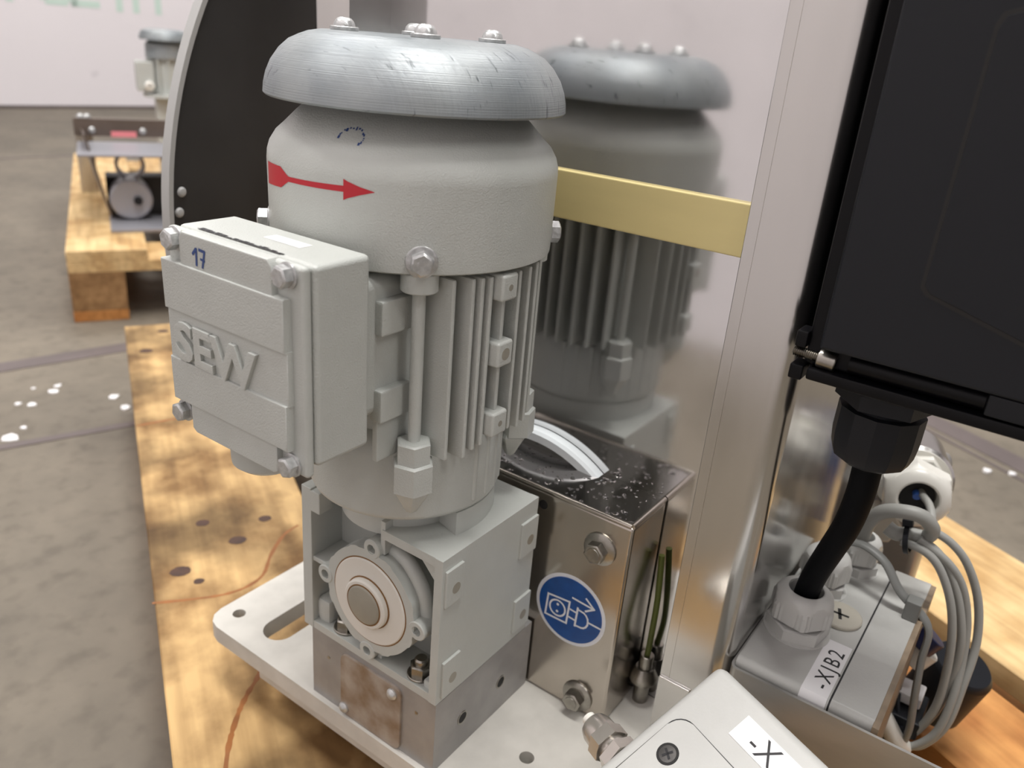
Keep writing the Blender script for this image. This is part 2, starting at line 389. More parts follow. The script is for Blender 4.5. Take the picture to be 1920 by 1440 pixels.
# ------------------------------------------------------------------ near pallet
def knot(b, q, p, r, z=-105):
    u = [PQ(q+r*1.2*math.cos(k*PI/5)*(1+.2*random.random()), p+r*math.sin(k*PI/5)*(1+.2*random.random()), z-1) for k in range(10)]
    prism(b, u, (0, 0, 1.25))
def pallet(label, q0, p0, q1, p1, mats, boards):
    t = thing('wooden_pallet', label, 'pallet', PQ((q0+q1)/2, (p0+p1)/2, -249))
    o = []
    for (a, c), m in zip(boards, mats):
        b = NB(); box(b, a, c, p0, p1, -127, -105, 1.2, 1, mw=MPQ); o.append(part('deck_board', b, m, t))
    L = p1-p0
    for k in range(3):
        pa = p0+(L-145)*k/2
        b = NB(); box(b, q0, q1, pa, pa+145, -149, -127, 1, 1, mw=MPQ); part('stringer_board', b, 'wood2', t)
        for a in (q0, (q0+q1)/2-72, q1-(145 if k else 145)):
            b = NB(); box(b, a, a+(145 if a > q0 and a < q1-150 else 100) if a == q0 else min(a+145, q1), pa, pa+145, -227, -149, 1, 1, mw=MPQ); part('pallet_block', b, 'wood4', t)
    for a, wd_ in ((q0, 100), ((q0+q1)/2-72, 145), (q1-100, 100)):
        b = NB(); box(b, a, a+wd_, p0, p1, -249, -227, 1, 1, mw=MPQ); part('bottom_board', b, 'wood3', t)
    return t, o
near, nb = pallet('near wooden pallet carrying the grey geared motor and its steel frame', -135, -231, 663, 969,
    ['wood', 'wood2', 'wood2', 'wood3', 'wood2'], [(-135,12), (50,150), (190,335), (366,464), (500,663)])
b = NB()
for x, y, r in [(114,384,5), (118,337,6), (57,334,6.5), (59,311,3.5), (320,805,7), (381,859,6), (158,348,5)]: knot(b, Vector((x,y,0)).dot(QV), Vector((x,y,0)).dot(PV), r)
part('board_knot', b, 'knot', near, 'dark knots in the pale left board', kind='stuff')
M['rust'] = mat('rusty_growth_line', S(150,92,38), .6, var=.3, vscale=60)
def growth(pts, wd_):
    P = spline([(x, y, -104.9) for x, y in pts], 6); b = NB(); A = []
    for i, p in enumerate(P):
        t = (P[min(i+1, len(P)-1)]-P[max(i-1, 0)]).normalized(); n = Vector((-t.y, t.x, 0))*wd_/2*(.7+.6*random.random()); A.append((b.verts.new(p-n), b.verts.new(p+n)))
    for p, q in zip(A, A[1:]): b.faces.new((p[0], q[0], q[1], p[1]))
    return part('growth_line', b, 'rust', near)
growth([(17.5,314),(41,295),(62,281),(81,275.5),(101,279),(124,297),(152,313),(172,316)], 3)
growth([(-60,116),(-45,134),(-33,147),(-22,157),(-8,168),(6.6,177),(20,184),(40,200)], 3.4)
growth([(184,607),(208,599),(229,593),(251,599),(290,600)], 4)
far, fb = pallet('wooden pallet on the concrete floor further back, left', -223, 1422, 577, 2622,
    ['wood2', 'wood2', 'wood2', 'wood3', 'wood2'], [(-223,-78), (-38,62), (105,250), (290,390), (432,577)])

# ------------------------------------------------------------------ floor debris
for i, (x, y, r) in enumerate([(187,955,16), (260,1042,8), (306,1068,9), (248,1059,6), (352,937,9), (360,985,10), (215,975,6), (322,1085,7), (290,1100,5)]):
    b = NB(); a0 = random.random()*6
    prism(b, [(x+r*(.5+.6*random.random())*math.cos(a0+k*PI/3), y+r*(.5+.6*random.random())*math.sin(a0+k*PI/3), -249) for k in range(6)], (0, 0, 1.6))
    part('paint_flake', b, 'label', cat='debris', group='pale paint flakes on the floor left of the near pallet', label=['largest pale paint flake on the concrete, at the left frame edge', 'pale paint flake second from the frame edge, above the largest', 'pale paint flake furthest from the camera in the middle of the scatter', 'tiny flake right above the largest paint flake', 'paint flake close to the left edge of the near pallet'][i] if i < 5 else 'pale paint crumb lying on the concrete left of the near pallet')
for i, (x, y, r, l) in enumerate([(1160,-198,9,'pale crumb on the floor beyond the coiled cable, left one'), (1180,-232,7,'pale crumb on the floor beyond the coiled cable, right one')]):
    b = NB(); prism(b, [(x+r*(.6+.5*random.random())*math.cos(k*PI/3), y+r*(.6+.5*random.random())*math.sin(k*PI/3), -249) for k in range(6)], (0, 0, 4), 1); part('floor_crumb', b, 'label', cat='debris', label=l)
# ------------------------------------------------------------------ base plate
def holes_plate(outer, holes, z0, z1):
    b = NB()
    def loop(pts):
        vs = [b.verts.new((x, y, z0)) for x, y in pts]
        return [b.edges.new((vs[i], vs[(i+1) % len(vs)])) for i in range(len(vs))]
    ed = loop(outer)
    for h in holes: ed += loop(h)
    bmesh.ops.triangle_fill(b, edges=ed, use_beauty=True)
    r = bmesh.ops.extrude_face_region(b, geom=list(b.faces))
    for v in r['geom']:
        if isinstance(v, bmesh.types.BMVert): v.co.z = z1
    return b
def circ(x, y, r, n=24): return [(x+r*math.cos(2*PI*k/n), y+r*math.sin(2*PI*k/n)) for k in range(n)]
def slot(xa, xb, y, r, n=10): return [(xb+r*math.sin(PI*k/n), y-r*math.cos(PI*k/n)) for k in range(n+1)]+[(xa-r*math.sin(PI*k/n), y+r*math.cos(PI*k/n)) for k in range(n+1)]
plate = thing('base_plate', 'thick white painted base plate with a slot and drilled holes under the motor', 'plate', (100, 50, -105))
out = [(-3,-140),(103.5,-140),(103.5,-83),(139.6,-83),(139.6,174),(103.5,174),(103.5,210),(11,210),(4,208),(-1,203),(-3,196)]
part('plate', holes_plate(out, [circ(16,196,4.6), slot(24,64,161.5,11.5), circ(45,-36,4.6)], -64, -51), 'plate', plate, ang=50)
b = NB(); box(b, 2, 102, -136, 158, -77, -64, 1); part('spacer', b, 'plate', plate)
for y in (-100, 60):
    b = NB(); box(b, 42, 102, y, y+50, -105, -77, 1); part('foot_bar', b, 'alu', plate)

# ------------------------------------------------------------------ mounting block with its name plate
blk = thing('mounting_block', 'bare aluminium block between the grey gearbox and the white base plate', 'block', (44, 50, -51))
b = NB(); box(b, .5, 95, 0, 100.5, -51, -.02, .2); part('block', b, 'alu', blk)
for x in (26, 64):
    b = NB(); cyl(b, (x, .3, -28), (0,-1,0), 3.6, .5, 20); part('bolt_hole', b, 'dark', blk)
    b = NB(); lathe(b, [(3.6,0),(4.4,0),(4.4,.5),(3.6,.5),(3.6,0)], (x,.1,-28), (0,-1,0), 20); part('hole_rim', b, 'steel', blk)
def rrect(y0, y1, z0, z1, r, x, n=5):
    P = []
    for cy, cz, a in ((y1-r, z1-r, 0), (y0+r, z1-r, PI/2), (y0+r, z0+r, PI), (y1-r, z0+r, 3*PI/2)):
        P += [(x, cy+r*math.cos(a+PI/2*k/n), cz+r*math.sin(a+PI/2*k/n)) for k in range(n+1)]
    return P
M['namep'] = mat('stained_name_plate', S(172,164,156), .42, .35, vscale=45, col2=S(128,104,78), bump=.1, bscale=90)
b = NB(); prism(b, rrect(25, 74, -50.5, -4, 5, .6), (-1.6, 0, 0), .3); npl = part('name_plate', b, 'namep', blk, 'blank metal plate stained brown')
for y, z in ((31.5, -10), (71, -45.5), (31.5, -45.5), (70.5, -9)):
    if (y, z) in ((31.5,-45.5), (70.5,-9)): continue
    b = NB(); lathe(b, [(3.6,0),(3.6,.8),(2.6,2.0),(1.2,2.5),(0,2.6)], (-1, y, z), (-1,0,0), 18); part('plate_screw', b, 'zinc', npl)
for y, z in ((14, -14), (86, -16)):
    b = NB(); cyl(b, (.6, y, z), (-1,0,0), 1.1, .3, 12); part('dent', b, 'steel', blk)

# ------------------------------------------------------------------ the geared motor
MX, MY = 37.3, 60.9
mot = thing('geared_motor', 'grey painted geared motor with domed rain cap, terminal box and worm gearbox', 'motor', (MX, MY, 0))
def env(x, r): return MY-math.sqrt(max(r*r-(x-MX)**2, 0))
# gearbox housing
b = NB()
box(b, 24, 87, 5, 102, 4, 92, 1)
box(b, -.2, 87.3, 0, 5.5, .1, 96.4, .35); box(b, -.1, 87.2, 99, 107, .2, 99, .6); box(b, .3, 87.0, .7, 106.4, .05, 5.5, .3)
box(b, .4, 86.8, 1.2, 43.5, 90.5, 96.15, .3); box(b, 16, 86.7, 40.3, 106.2, 90, 96.0, .3); box(b, 80, 87.15, .6, 106.6, .4, 96.25, .3)
box(b, 1, 26, 41.6, 45.0, 80, 101, .6)                       # upright rib to the flange
box(b, 1, 26, 80, 100, 49.5, 52.7, .6)                        # rib to the left wall
box(b, 3, 26, 44, 48, 4, 16, .6)
box(b, 0, 10, 92, 101, 84, 98, .8)                            # notched corner of the left wall
box(b, 3, 20, 88, 100, 4, 22, 4)
box(b, 3, 12, 4, 12, 4, 10, 1)
prism(b, [(4,4,96),(4,26,96),(4,4,74)], (22,0,0))             # corner web
lathe(b, [(36,90),(36,107)], (MX,MY,0), n=64)
sec = [(MX, MY, 94)]+[(MX+51.9*math.cos(math.radians(t)), MY+51.9*math.sin(math.radians(t)), 94) for t in range(-106, 75, 6)]
prism(b, sec, (0, 0, 16))
part('gearbox_housing', b, 'gear', mot)
def pad(x0, x1, z0, z1):
    b = NB(); box(b, x0, x1, -1.6, .6, z0, z1, .6); p = part('mounting_pad', b, 'gear', mot)
    c = NB(); lathe(c, [(0,0),(3.3,0),(3.3,.25),(0,.25)], ((x0+x1)/2+1, -1.45, (z0+z1)/2-2), (0,-1,0), 20); part('threaded_hole', c, 'cap_end', p)
for a in ((2,16.5,66,89), (70.5,87.2,61,85), (70.5,87.2,6,30), (3.5,18.5,3,28)): pad(*a)
# flange round the output shaft: scalloped disc with four eared holes
HY, HZ = 50.2, 46.5
b = NB()
pts = []
for k in range(96):
    a = 2*PI*k/96; r = 33.5+(.9 if (k % 12) in (5, 6, 7) else 0)
    pts.append((-1.5, HY+r*math.cos(a), HZ+r*math.sin(a)))
prism(b, pts, (10, 0, 0)); lathe(b, [(31,8),(29.5,26)], (0,HY,HZ), (1,0,0), 64)
part('bearing_flange', b, 'gear', mot)
for k, a in enumerate((2, 92, 182, 272)):
    a = math.radians(a); cy, cz = HY+35.6*math.cos(a), HZ+35.6*math.sin(a)
    b = NB(); lathe(b, [(3.0,-2.0),(5.4,-2.0),(5.9,-1.4),(5.9,9),(3.0,9),(3.0,-2.0)], (0,cy,cz), (1,0,0), 28); e = part('flange_ear', b, 'gear', mot)
    c = NB(); cyl(c, (2,cy,cz), (1,0,0), 3.02, .6, 20); part('hole_bottom', c, 'gear', e)
b = NB(); tube(b, [(9,HY-6,HZ+34), (8,HY-20,HZ+31), (8,HY-31,HZ+18), (8,HY-35,HZ+2)], 4.2, 12); part('cast_rim', b, 'gear', mot)
b = NB(); lathe(b, [(14,-2.4),(26.6,-2.4),(27.2,-1.8),(27.2,0),(14,0),(14,-2.4)], (0,HY,HZ), (1,0,0), 64); part('cover_disc', b, 'seal', mot)
b = NB(); lathe(b, [(27.2,-1.55),(28,-1.55),(28,-1.4),(27.2,-1.4),(27.2,-1.55)], (0,HY,HZ), (1,0,0), 64); part('cover_groove', b, 'grease', mot, 'brown grease line round the flange cover')
b = NB(); lathe(b, [(12.4,-6),(14.4,-6),(15.4,-5.2),(15.6,-2),(12.4,-2),(12.4,-6)], (0,HY,HZ), (1,0,0), 48); part('shaft_sleeve', b, 'seal', mot)
b = NB(); lathe(b, [(15.5,-2.9),(16.3,-2.8),(16.3,-2.3),(15.5,-2.3),(15.5,-2.9)], (0,HY,HZ), (1,0,0), 48); part('grease_ring', b, 'grease', mot, 'dark grease ring round the shaft')
b = NB(); lathe(b, [(0,-7.2),(10.8,-7.2),(12.0,-6.4),(12.3,-5),(12.3,-2),(0,-2)], (0,HY,HZ), (1,0,0), 48); part('output_shaft', b, 'cap_end', mot, 'dull shaft end edged with brown grease')
b = NB(); lathe(b, [(12.2,-6.3),(12.8,-6.3),(12.8,-5.9),(12.2,-5.9),(12.2,-6.3)], (0,HY,HZ), (1,0,0), 48); part('grease_ring', b, 'grease', mot)
for y, z in ((19, 5.5), (79, 5.5)):
    b = NB(); cyl(b, (9,y,z), (0,0,1), 8, 1.6, 24, .3); hexnut(b, (9,y,z+1.6), (0,0,1), 11.5, 6.5, .3); lathe(b, [(4,8),(4,11),(3.2,12),(0,12)], (9,y,z), n=18)
    part('foot_nut', b, 'steel', mot, 'steel lock nut with washer')
# lower flange, stator and fins
b = NB()
prof = [(0,106),(49,109),(52,111),(53.4,114),(53.4,148),(49,156),(46,158),(46,246),(0,246)]
lathe(b, prof, (MX,MY,0), n=72)
for k in range(9):                                          # flutes at the back of the flange
    a = math.radians(-95+k*11); lathe(b, [(0,113),(2.0,116),(2.0,153),(0,154)], (MX+52.2*math.cos(a), MY+52.2*math.sin(a), 0), n=10)
part('stator_housing', b, 'paint', mot)
fins = [(2.7,152.5),(11.2,152),(15.8,155.5),(20.4,157),(28.5,160),(40,160),(50,157),(60,156),(70,156)]
for x, z0 in fins:
    for side in (-1, 1):
        yo = env(x, 66.5); b = NB()
        y0, y1 = (yo, MY-20) if side < 0 else (MY+20, 2*MY-yo)
        box(b, x-1.25, x+1.25, y0, y1, z0, 243.5, .9, 2); part('cooling_fin', b, 'paint', mot)
for y in (24, 34, 44, 54, 63, 72, 81, 91, 101):
    d = math.sqrt(66.5**2-(y-MY)**2); b = NB()
    box(b, MX+20, MX+d, y-1.25, y+1.25, 156, 243.5, .9, 2); part('cooling_fin', b, 'paint', mot)
for z in (205, 168, 238):
    b = NB(); box(b, 22.5, 34.5, -8.2, 6, z-6.5, z+6.5, 1.6, 3); p = part('fin_boss', b, 'paint', mot)
    c = NB(); cyl(c, (28.5,-8.1,z), (0,-1,0), 3.1 if z == 205 else 1.6, .2, 18); part('boss_hole', c, 'cap_end', p)
# pedestal of the terminal box with its two pads
b = NB(); box(b, -37, 6, 28, 94, 176, 244, 6, 4); part('terminal_pedestal', b, 'paint', mot)
for z0 in (217, 174):
    b = NB(); box(b, -23, -2.5, 23.5, 31, z0, z0+16.5, 1.2); part('side_pad', b, 'paint', mot)
b = NB(); box(b, -22, 2, 26.5, 30, 152.5, 178, .8); part('side_fin', b, 'paint', mot)
# tie rods, collars and nuts on the four diagonals
for a in (-135, -45, 45, 135):
    a = math.radians(a); x, y = MX+62*math.cos(a), MY+62*math.sin(a); ax = (math.cos(a), math.sin(a), 0)
    b = NB(); cyl(b, (x,y,158), (0,0,1), 3.1, 84, 20); part('tie_rod', b, 'paint', mot)
    b = NB(); cyl(b, (x,y,237.5), (0,0,1), 8.6, 9, 32, .6); part('rod_collar', b, 'paint', mot)
    b = NB(); hexnut(b, (x,y,150.5), (0,0,1), 15.5, 12, a+PI/6, .1); lathe(b, [(3.1,12.05),(3.9,12.05),(3.9,12.1),(3.1,12.1),(3.1,12.05)], (x,y,150.5), n=20)
    hexnut(b, (x,y,136), (0,0,1), 18.5, 15.6, a+PI/6, .1); lathe(b, [(0,120),(3,122),(10,135),(9,137),(0,137)], (x-2*ax[0],y-2*ax[1],0), n=6, ph=a+PI/6)
    part('rod_nut', b, 'paint', mot)
    b = NB(); o = Vector((MX,MY,252.5))+Vector(ax)*69.6
    lathe(b, [(7.2,-.5),(7.2,.6),(6.4,1.2),(0,1.2)], o, ax, 28); hexnut(b, o+Vector(ax)*1.2, ax, 9.6, 5.2, .4, .16)
    part('cover_bolt', b, 'zinc', mot, 'bare zinc hexagon bolt with chipped paint')
# fan cover
b = NB()
lathe(b, [(52,246.6),(68.6,246.2),(69.8,247),(70,250),(70.3,284),(70,287.5),(68.8,291.5),(66,296),(62,299.7),(56.6,305.2),(51,310.4),(49,312),(0,312)], (MX,MY,0), n=96)
cover = part('fan_cover', b, 'paint', mot)
b = NB(); cyl(b, (MX,MY,311), (0,0,1), 30, 28, 32); part('cap_spacer', b, 'dark', mot)
def band(st, name, m, label=None, rr=70.42):
    b = NB(); A = [];
    for th, lo, hi in st:
        a = math.radians(th); A.append((b.verts.new((MX+rr*math.cos(a), MY+rr*math.sin(a), lo)), b.verts.new((MX+rr*math.cos(a), MY+rr*math.sin(a), hi))))
    for p, q in zip(A, A[1:]): b.faces.new((p[0], q[0], q[1], p[1]))
    return b
def lerp_st(st, n=8):
    o = []
    for p, q in zip(st, st[1:]):
        for k in range(n): o.append(tuple(p[i]+(q[i]-p[i])*k/n for i in range(3)))
    return o+[st[-1]]
# angles run from the left edge of the cover round to the front
b = band(lerp_st([(150,273.6,283.6),(165,275,284.1),(170.6,278.6,280.9),(172,278.7,280.9),(196,279.4,281.9),(197.2,279.5,282)]), '', '')
b2 = band(lerp_st([(196.9,276,284.8),(198.5,277,284),(203,278.9,282.3),(208.2,280.7,280.9)]), '', '')
me_ = bpy.data.meshes.new('tmp'); b2.to_mesh(me_); b.from_mesh(me_); bpy.data.meshes.remove(me_); b2.free()
part('direction_arrow', b, 'red', cover, 'red arrow sticker pointing right', ang=60)
b = NB()
for k in range(16):                                          # faint ink ring on the cone under the cap
    t = k/15*PI*1.25-.1; th = math.radians(-164.5-5.5*math.cos(t)); z = 300.5+3.4*math.sin(t)+random.uniform(-.3,.3); r = 61.95-(z-299.7)*.985
    p = Vector((MX+r*math.cos(th), MY+r*math.sin(th), z)); n = Vector((math.cos(th)*.7, math.sin(th)*.7, .72)); u = Vector((-math.sin(th), math.cos(th), 0)); v = n.cross(u)
    a, c = random.uniform(.25,.6), random.uniform(.3,1.0)
    b.faces.new([b.verts.new(p+n*.15+u*s*a+v*q*c) for s, q in ((-1,-1),(1,-1),(1,1),(-1,1))])
part('ink_stamp', b, 'blueink', cover, 'faded blue ink stamp ring')
# rain cap
b = NB()
lathe(b, [(66.5,312.4),(70.2,312.2),(71,313),(70.6,317),(69.5,321.5),(67.2,326.7),(63.4,332),(59,336),(54.5,338.2),(50.5,339.8),(45,340.9),(0,341),
          ], (MX,MY,0), n=96)
lathe(b, [(66.5,312.4),(65.5,320),(60,329),(50,335),(0,336)], (MX,MY,0), n=96)
cap = part('rain_cap', b, 'cap', mot, 'scuffed blue grey domed cap')
for k in range(4):
    a = 3.943+k*PI/2; o = (MX+34.2*math.cos(a), MY+34.2*math.sin(a), 340.9)
    b = NB(); lathe(b, [(0,0),(6.3,0),(6.5,.3),(6.5,1.5),(6.2,1.8),(5.0,1.8),(4.9,2.6),(4.3,4.0),(3.2,5.1),(1.8,5.6),(1.5,4.4),(0,4.2)], o, n=28); part('cap_screw', b, 'zinc', cap, 'shiny domed screw with washer')
# terminal box
MTB = Matrix.Translation((-32.7, -25.85, 41.5)) @ Matrix.Scale(.88, 4)     # terminal box drawn on a 100 mm square, built at 88 mm
def tpart(n, b, *a, **k):
    bmesh.ops.transform(b, matrix=MTB, verts=b.verts); return part(n, b, *a, **k)
tb = tpart('terminal_box', (lambda b: (box(b, -37.4, -2.6, 50.5, 150.5, 146, 246.3, 3, 3), b)[1])(NB()), 'paint', mot)
b = NB(); box(b, -43, -37.65, 51.5, 151, 141.5, 246.2, 2.2, 3)
def pan(P, x0, x1): prism(b, [(x0, y, z) for y, z in P], (x1-x0, 0, 0), .9)
pan([(60,204.8),(151,204.8),(151.3,230.5),(60,230.5)], -40, -47.6)
pan([(59.5,178.2),(150.8,178.2),(150.8,205.5),(59.5,205.5)], -40, -46.2)
pan([(60,155),(149.5,155),(150,178.8),(60,178.8)], -40, -47.6)
pan([(68.5,230),(136.5,230),(136.5,243.5),(134,246.6),(71,246.6),(68.5,243.5)], -40, -46.4)
pan([(69,156),(137,156),(137,141),(134,139),(72,139),(69,141)], -40, -46.4)
tc_ = tpart('terminal_box_cover', b, 'paint', mot)
for y, z in ((143,241), (61,241), (146,147.5), (61.5,146.5)):
    b = NB(); lathe(b, [(6.2,0),(6.2,1),(5.4,1.4),(0,1.4)], (-43,y,z), (-1,0,0), 24); hexnut(b, (-44.4,y,z), (-1,0,0), 9.2, 5, random.random(), .16)
    tpart('cover_bolt', b, 'zinc', tc_, 'bare zinc hexagon bolt')
text_mesh('SEW', 27.5*.88, MTB @ Vector((-46.2, 143.5, 180.6)), (0,-1,-.02), (0,0,1), 1.5, tc_, 'paint', 'raised_lettering', 'raised letters SEW', xs=1.13, off=.55)
b = NB()
def ink(y0, z0, y1, z1, wd_, x=-46.55):
    x -= random.uniform(0, .06)
    a = Vector((0,y0,z0)); c = Vector((0,y1,z1)); d = (c-a).normalized(); n = Vector((0,-d.z,d.y))*wd_/2
    b.faces.new([b.verts.new((x, *(q.yz))) for q in (a-n, c-n, c+n, a+n)])
for s in ((125.5,237.2,122.5,240.5,1.5),(122.3,241,122.8,232,1.5),(120.5,240.5,115.6,240.2,1.5),(115.8,240.8,118.2,231.8,1.4),(119.6,236.2,116,235.6,1.2)): ink(*s)
tpart('hand_written_number', b, 'blueink', tc_, 'hand written blue 17')
b = NB(); y = 135
while y > 76:
    l = random.uniform(.8,4.5); d = random.uniform(.6,2.6)
    b.faces.new([b.verts.new(p) for p in ((-35.4,y,246.45),(-35.4,y-l,246.45),(-35.4+d,y-l,246.45),(-35.4+d,y,246.45))]); y -= l+random.uniform(.1,.9)
b.faces.new([b.verts.new(p) for p in ((-35.9,136,246.44),(-35.9,75,246.44),(-35.2,75,246.44),(-35.2,136,246.44))])
tpart('printed_lettering', b, 'ink', tb, 'black printed line on top')
b = NB(); b.faces.new([b.verts.new(p) for p in ((-22,104,246.42),(-22,78,246.42),(-14,78,246.42),(-14,104,246.42))]); tpart('pale_sticker', b, 'label', tb, 'small pale sticker on top')
b = NB(); lathe(b, [(0,118),(15,118),(18.6,121),(19,124),(19,140),(20,141),(20,147),(0,147)], (-18,113,0), n=48)
tpart('conduit_plug', b, 'gear', tb)

# ------------------------------------------------------------------ stainless frame: mirror panel between two folded uprights
fr = thing('machine_stand', 'stainless stand with mirror-like panel and tall folded uprights behind the motor', 'frame', (150, 60, -105))
b = NB(); box(b, 140, 143, -90, 200, -105, 470, .3); part('mirror_panel', b, 'mirror', fr, 'mirror-like stainless panel reflecting the motor')
def upright(y0, y1, r, xb, side, z0=-105):
    # folded sheet: front face at x=105, rounded corner, side running back
    P = [(140, y0), (105.4, y0), (105, y0+(.4 if side > 0 else -.4))]
    n = 8
    for k in range(n+1):
        a = PI/2*k/n
        P.append((105+r*(1-math.cos(a)), (y1-r+r*math.sin(a)) if side > 0 else (y1+r-r*math.sin(a))))
    P += [(xb, y1), (xb, y1-side*3), (140, y1-side*3)]
    b = NB(); prism(b, [(x, y, z0) for x, y in P], (0, 0, 575)); return b
part('right_upright', upright(-86, -124, 11, 330, -1), 'stain', fr, ang=50)
part('left_upright', upright(177.5, 213, 9, 160, 1), 'stain', fr, ang=50)
b = NB(); box(b, 103.4, 105, -106, -86.3, -100, 1.5, .5); part('weld_plate', b, 'stain', fr)
b = NB(); box(b, 104.9, 105.1, -92.1, -91.95, -20, 465); part('scribe_line', b, 'steel', fr)
b = NB(); box(b, 325, 331, -128, -122, -105, 470, 1); part('rear_upright', b, 'stain', fr)
# white plastic ring behind the guard
b = NB(); A_ = []
for k in range(41):
    t = math.radians(-36+72*k/40); A_.append([b.verts.new((x, 36+r*math.sin(t), 25.5+r*math.cos(t))) for x, r in ((132,78.5),(131.4,84),(133,86),(139.4,86),(139.4,78.5))])
for p, q in zip(A_, A_[1:]):
    for k in range(5): b.faces.new((p[k], p[(k+1) % 5], q[(k+1) % 5], q[k]))
part('plastic_ring', b, 'ptfe', fr, 'white plastic ring against the panel')
# yellow strip clamped across the panel
b = NB(); box(b, 135.5, 140, -85.5, 200, 249, 276.6, 1); part('yellow_strip', b, 'yellow', label='pale yellow plastic strip running across the mirror panel behind the motor', cat='strip')

# ------------------------------------------------------------------ stainless guard beside the gearbox
gd = thing('guard_cover', 'stainless guard box with round blue unplug sticker beside the gearbox', 'cover', (118, 20, -51))
b = NB(); box(b, 96.6, 139.9, -58.3, 112, -51, 95, 2.4, 4); part('shell', b, 'boxmetal', gd, ang=50)
b = NB(); prism(b, [(100,-55,95.1),(139.9,-55,95.1),(139.9,112,95.1),(100,112,95.1)], (0,0,.5)); part('top_sheet', b, 'wet', gd, 'dark mirror top with water drops')
b = NB(); tube(b, [(98.2,112,95.2),(98.2,-56.5,95.2)], 1.7, 10, smooth=False); tube(b, [(98.2,-56.7,95.2),(139.5,-56.7,95.2)], 1.7, 10, smooth=False)
part('folded_rim', b, 'boxmetal', gd)
b = NB()
for k in range(110):                                         # water drops on the top
    x, y = random.uniform(101,138), random.uniform(-54,60); r = random.choice((.35,.5,.7,.9,1.3)); s = random.uniform(1,1.9)
    vs = lathe(b, [(r,0),(r*.85,r*.3),(r*.5,r*.48),(0,r*.55)], (0,0,0), n=10)
    bmesh.ops.transform(b, matrix=Matrix.Translation((x,y,95.6)) @ Matrix.Rotation(random.random()*3,4,'Z') @ Matrix.Diagonal((s,1,1,1)), verts=vs)
part('water_drops', b, 'water', gd, 'water drops on the guard top', kind='stuff')
for y, z in ((-39.5,73.5), (-38.5,-39)):
    b = NB(); lathe(b, [(0,0),(10.4,0),(10.6,.4),(10.4,1.2),(7.6,2.6),(0,2.6)], (96.6,y,z), (-1,0,0), 36); hexnut(b, (94.2,y,z), (-1,0,0), 11.5, 6.2, .25, .1)
    lathe(b, [(4.2,6.3),(4.0,6.6),(0,6.4)], (94.2,y,z), (-1,0,0), 24); part('guard_bolt', b, 'steel', gd, 'flanged stainless hexagon bolt')
for y, z in ((10,84), (4,-20), (2,86)):
    b = NB(); lathe(b, [(0,0),(3,0),(3,.2),(0,.2)], (96.6,y,z), (-1,0,0), 16); part('rivet_hole', b, 'dark', gd)
SY, SZ = -25.3, 21.6
b = NB(); cyl(b, (96.62,SY,SZ), (-1,0,0), 25, .15, 64); st = part('mandatory_sticker', b, 'white', gd, 'round blue sticker with white border showing a socket, plug and arrow')
b = NB(); cyl(b, (96.5,SY,SZ), (-1,0,0), 22.6, .35, 64); part('blue_disc', b, 'blue', st)
b = NB()
def sline(a, c, wd_=1.1, x=96.1):
    x -= random.uniform(0, .08)
    a = Vector((0,*a)); c = Vector((0,*c)); d = (c-a).normalized(); n = Vector((0,-d.z,d.y))*wd_/2; a = a-d*wd_/2; c = c+d*wd_/2
    b.faces.new([b.verts.new((x, *(q.yz))) for q in (a-n, c-n, c+n, a+n)])
def spath(P, wd_=1.1): 
    for p, q in zip(P, P[1:]): sline(p, q, wd_)
spath([(-9,26.2),(-24.6,27.6),(-23.8,11),(-8.2,10.6),(-9,26.2)], 1.3)
def scirc(y, z, r, wd_=1.1, a0=0, a1=2*PI, n=28): spath([(y+r*math.cos(a0+(a1-a0)*k/n), z+r*math.sin(a0+(a1-a0)*k/n)) for k in range(n+1)], wd_)
scirc(-16.5, 18.9, 5.6, 1.2)
for z in (21.6, 16.4): scirc(-16.5, z, .5, .8, n=8)
spath([(-26.5,31.6),(-41.2,30.6)], 1.3); spath([(-35.6,35.4),(-41.6,30.6),(-36.2,26.6)], 1.3)                     # arrow
spath([(-25.8,22.6),(-30.6,22.2)], 1.2); spath([(-25.4,16.6),(-30.2,16.2)], 1.2)                                  # prongs
spath([(-30.6,26),(-30.0,12.4)], 1.3); spath([(-30.6,25.2),(-33.5,24.8)]+[(-33.8-4.9*math.cos(t), 18.9+5.9*math.sin(t)) for t in (1.3,.9,.5,.1,-.3,-.7,-1.1,-1.45)]+[(-30.2,12.8)], 1.2)
spath([(-38.6,19.4),(-47.4,19.2)], 1.3)
part('socket_and_plug_symbol', b, 'white', st)
# green-yellow earth lead hanging beside the guard
b = NB(); tube(b, [(135,-63,60),(133,-66,30),(131,-67,5),(133,-66,-14)], 2.0, 10); part('earth_lead', b, 'greensleeve', label='green and yellow earth lead hanging beside the guard', cat='cable')
b = NB(); cyl(b, (133,-66,-24), (0,0,1), 4.6, 10, 16, .5); lathe(b, [(0,-34),(9,-34),(9,-30),(6,-24),(0,-24)], (133,-66,0), n=20); cyl(b, (133,-66,-51), (0,0,1), 5, 18, 16)
part('earth_stud', b, 'steel', label='steel earth stud standing behind the guard at the panel foot', cat='stud')

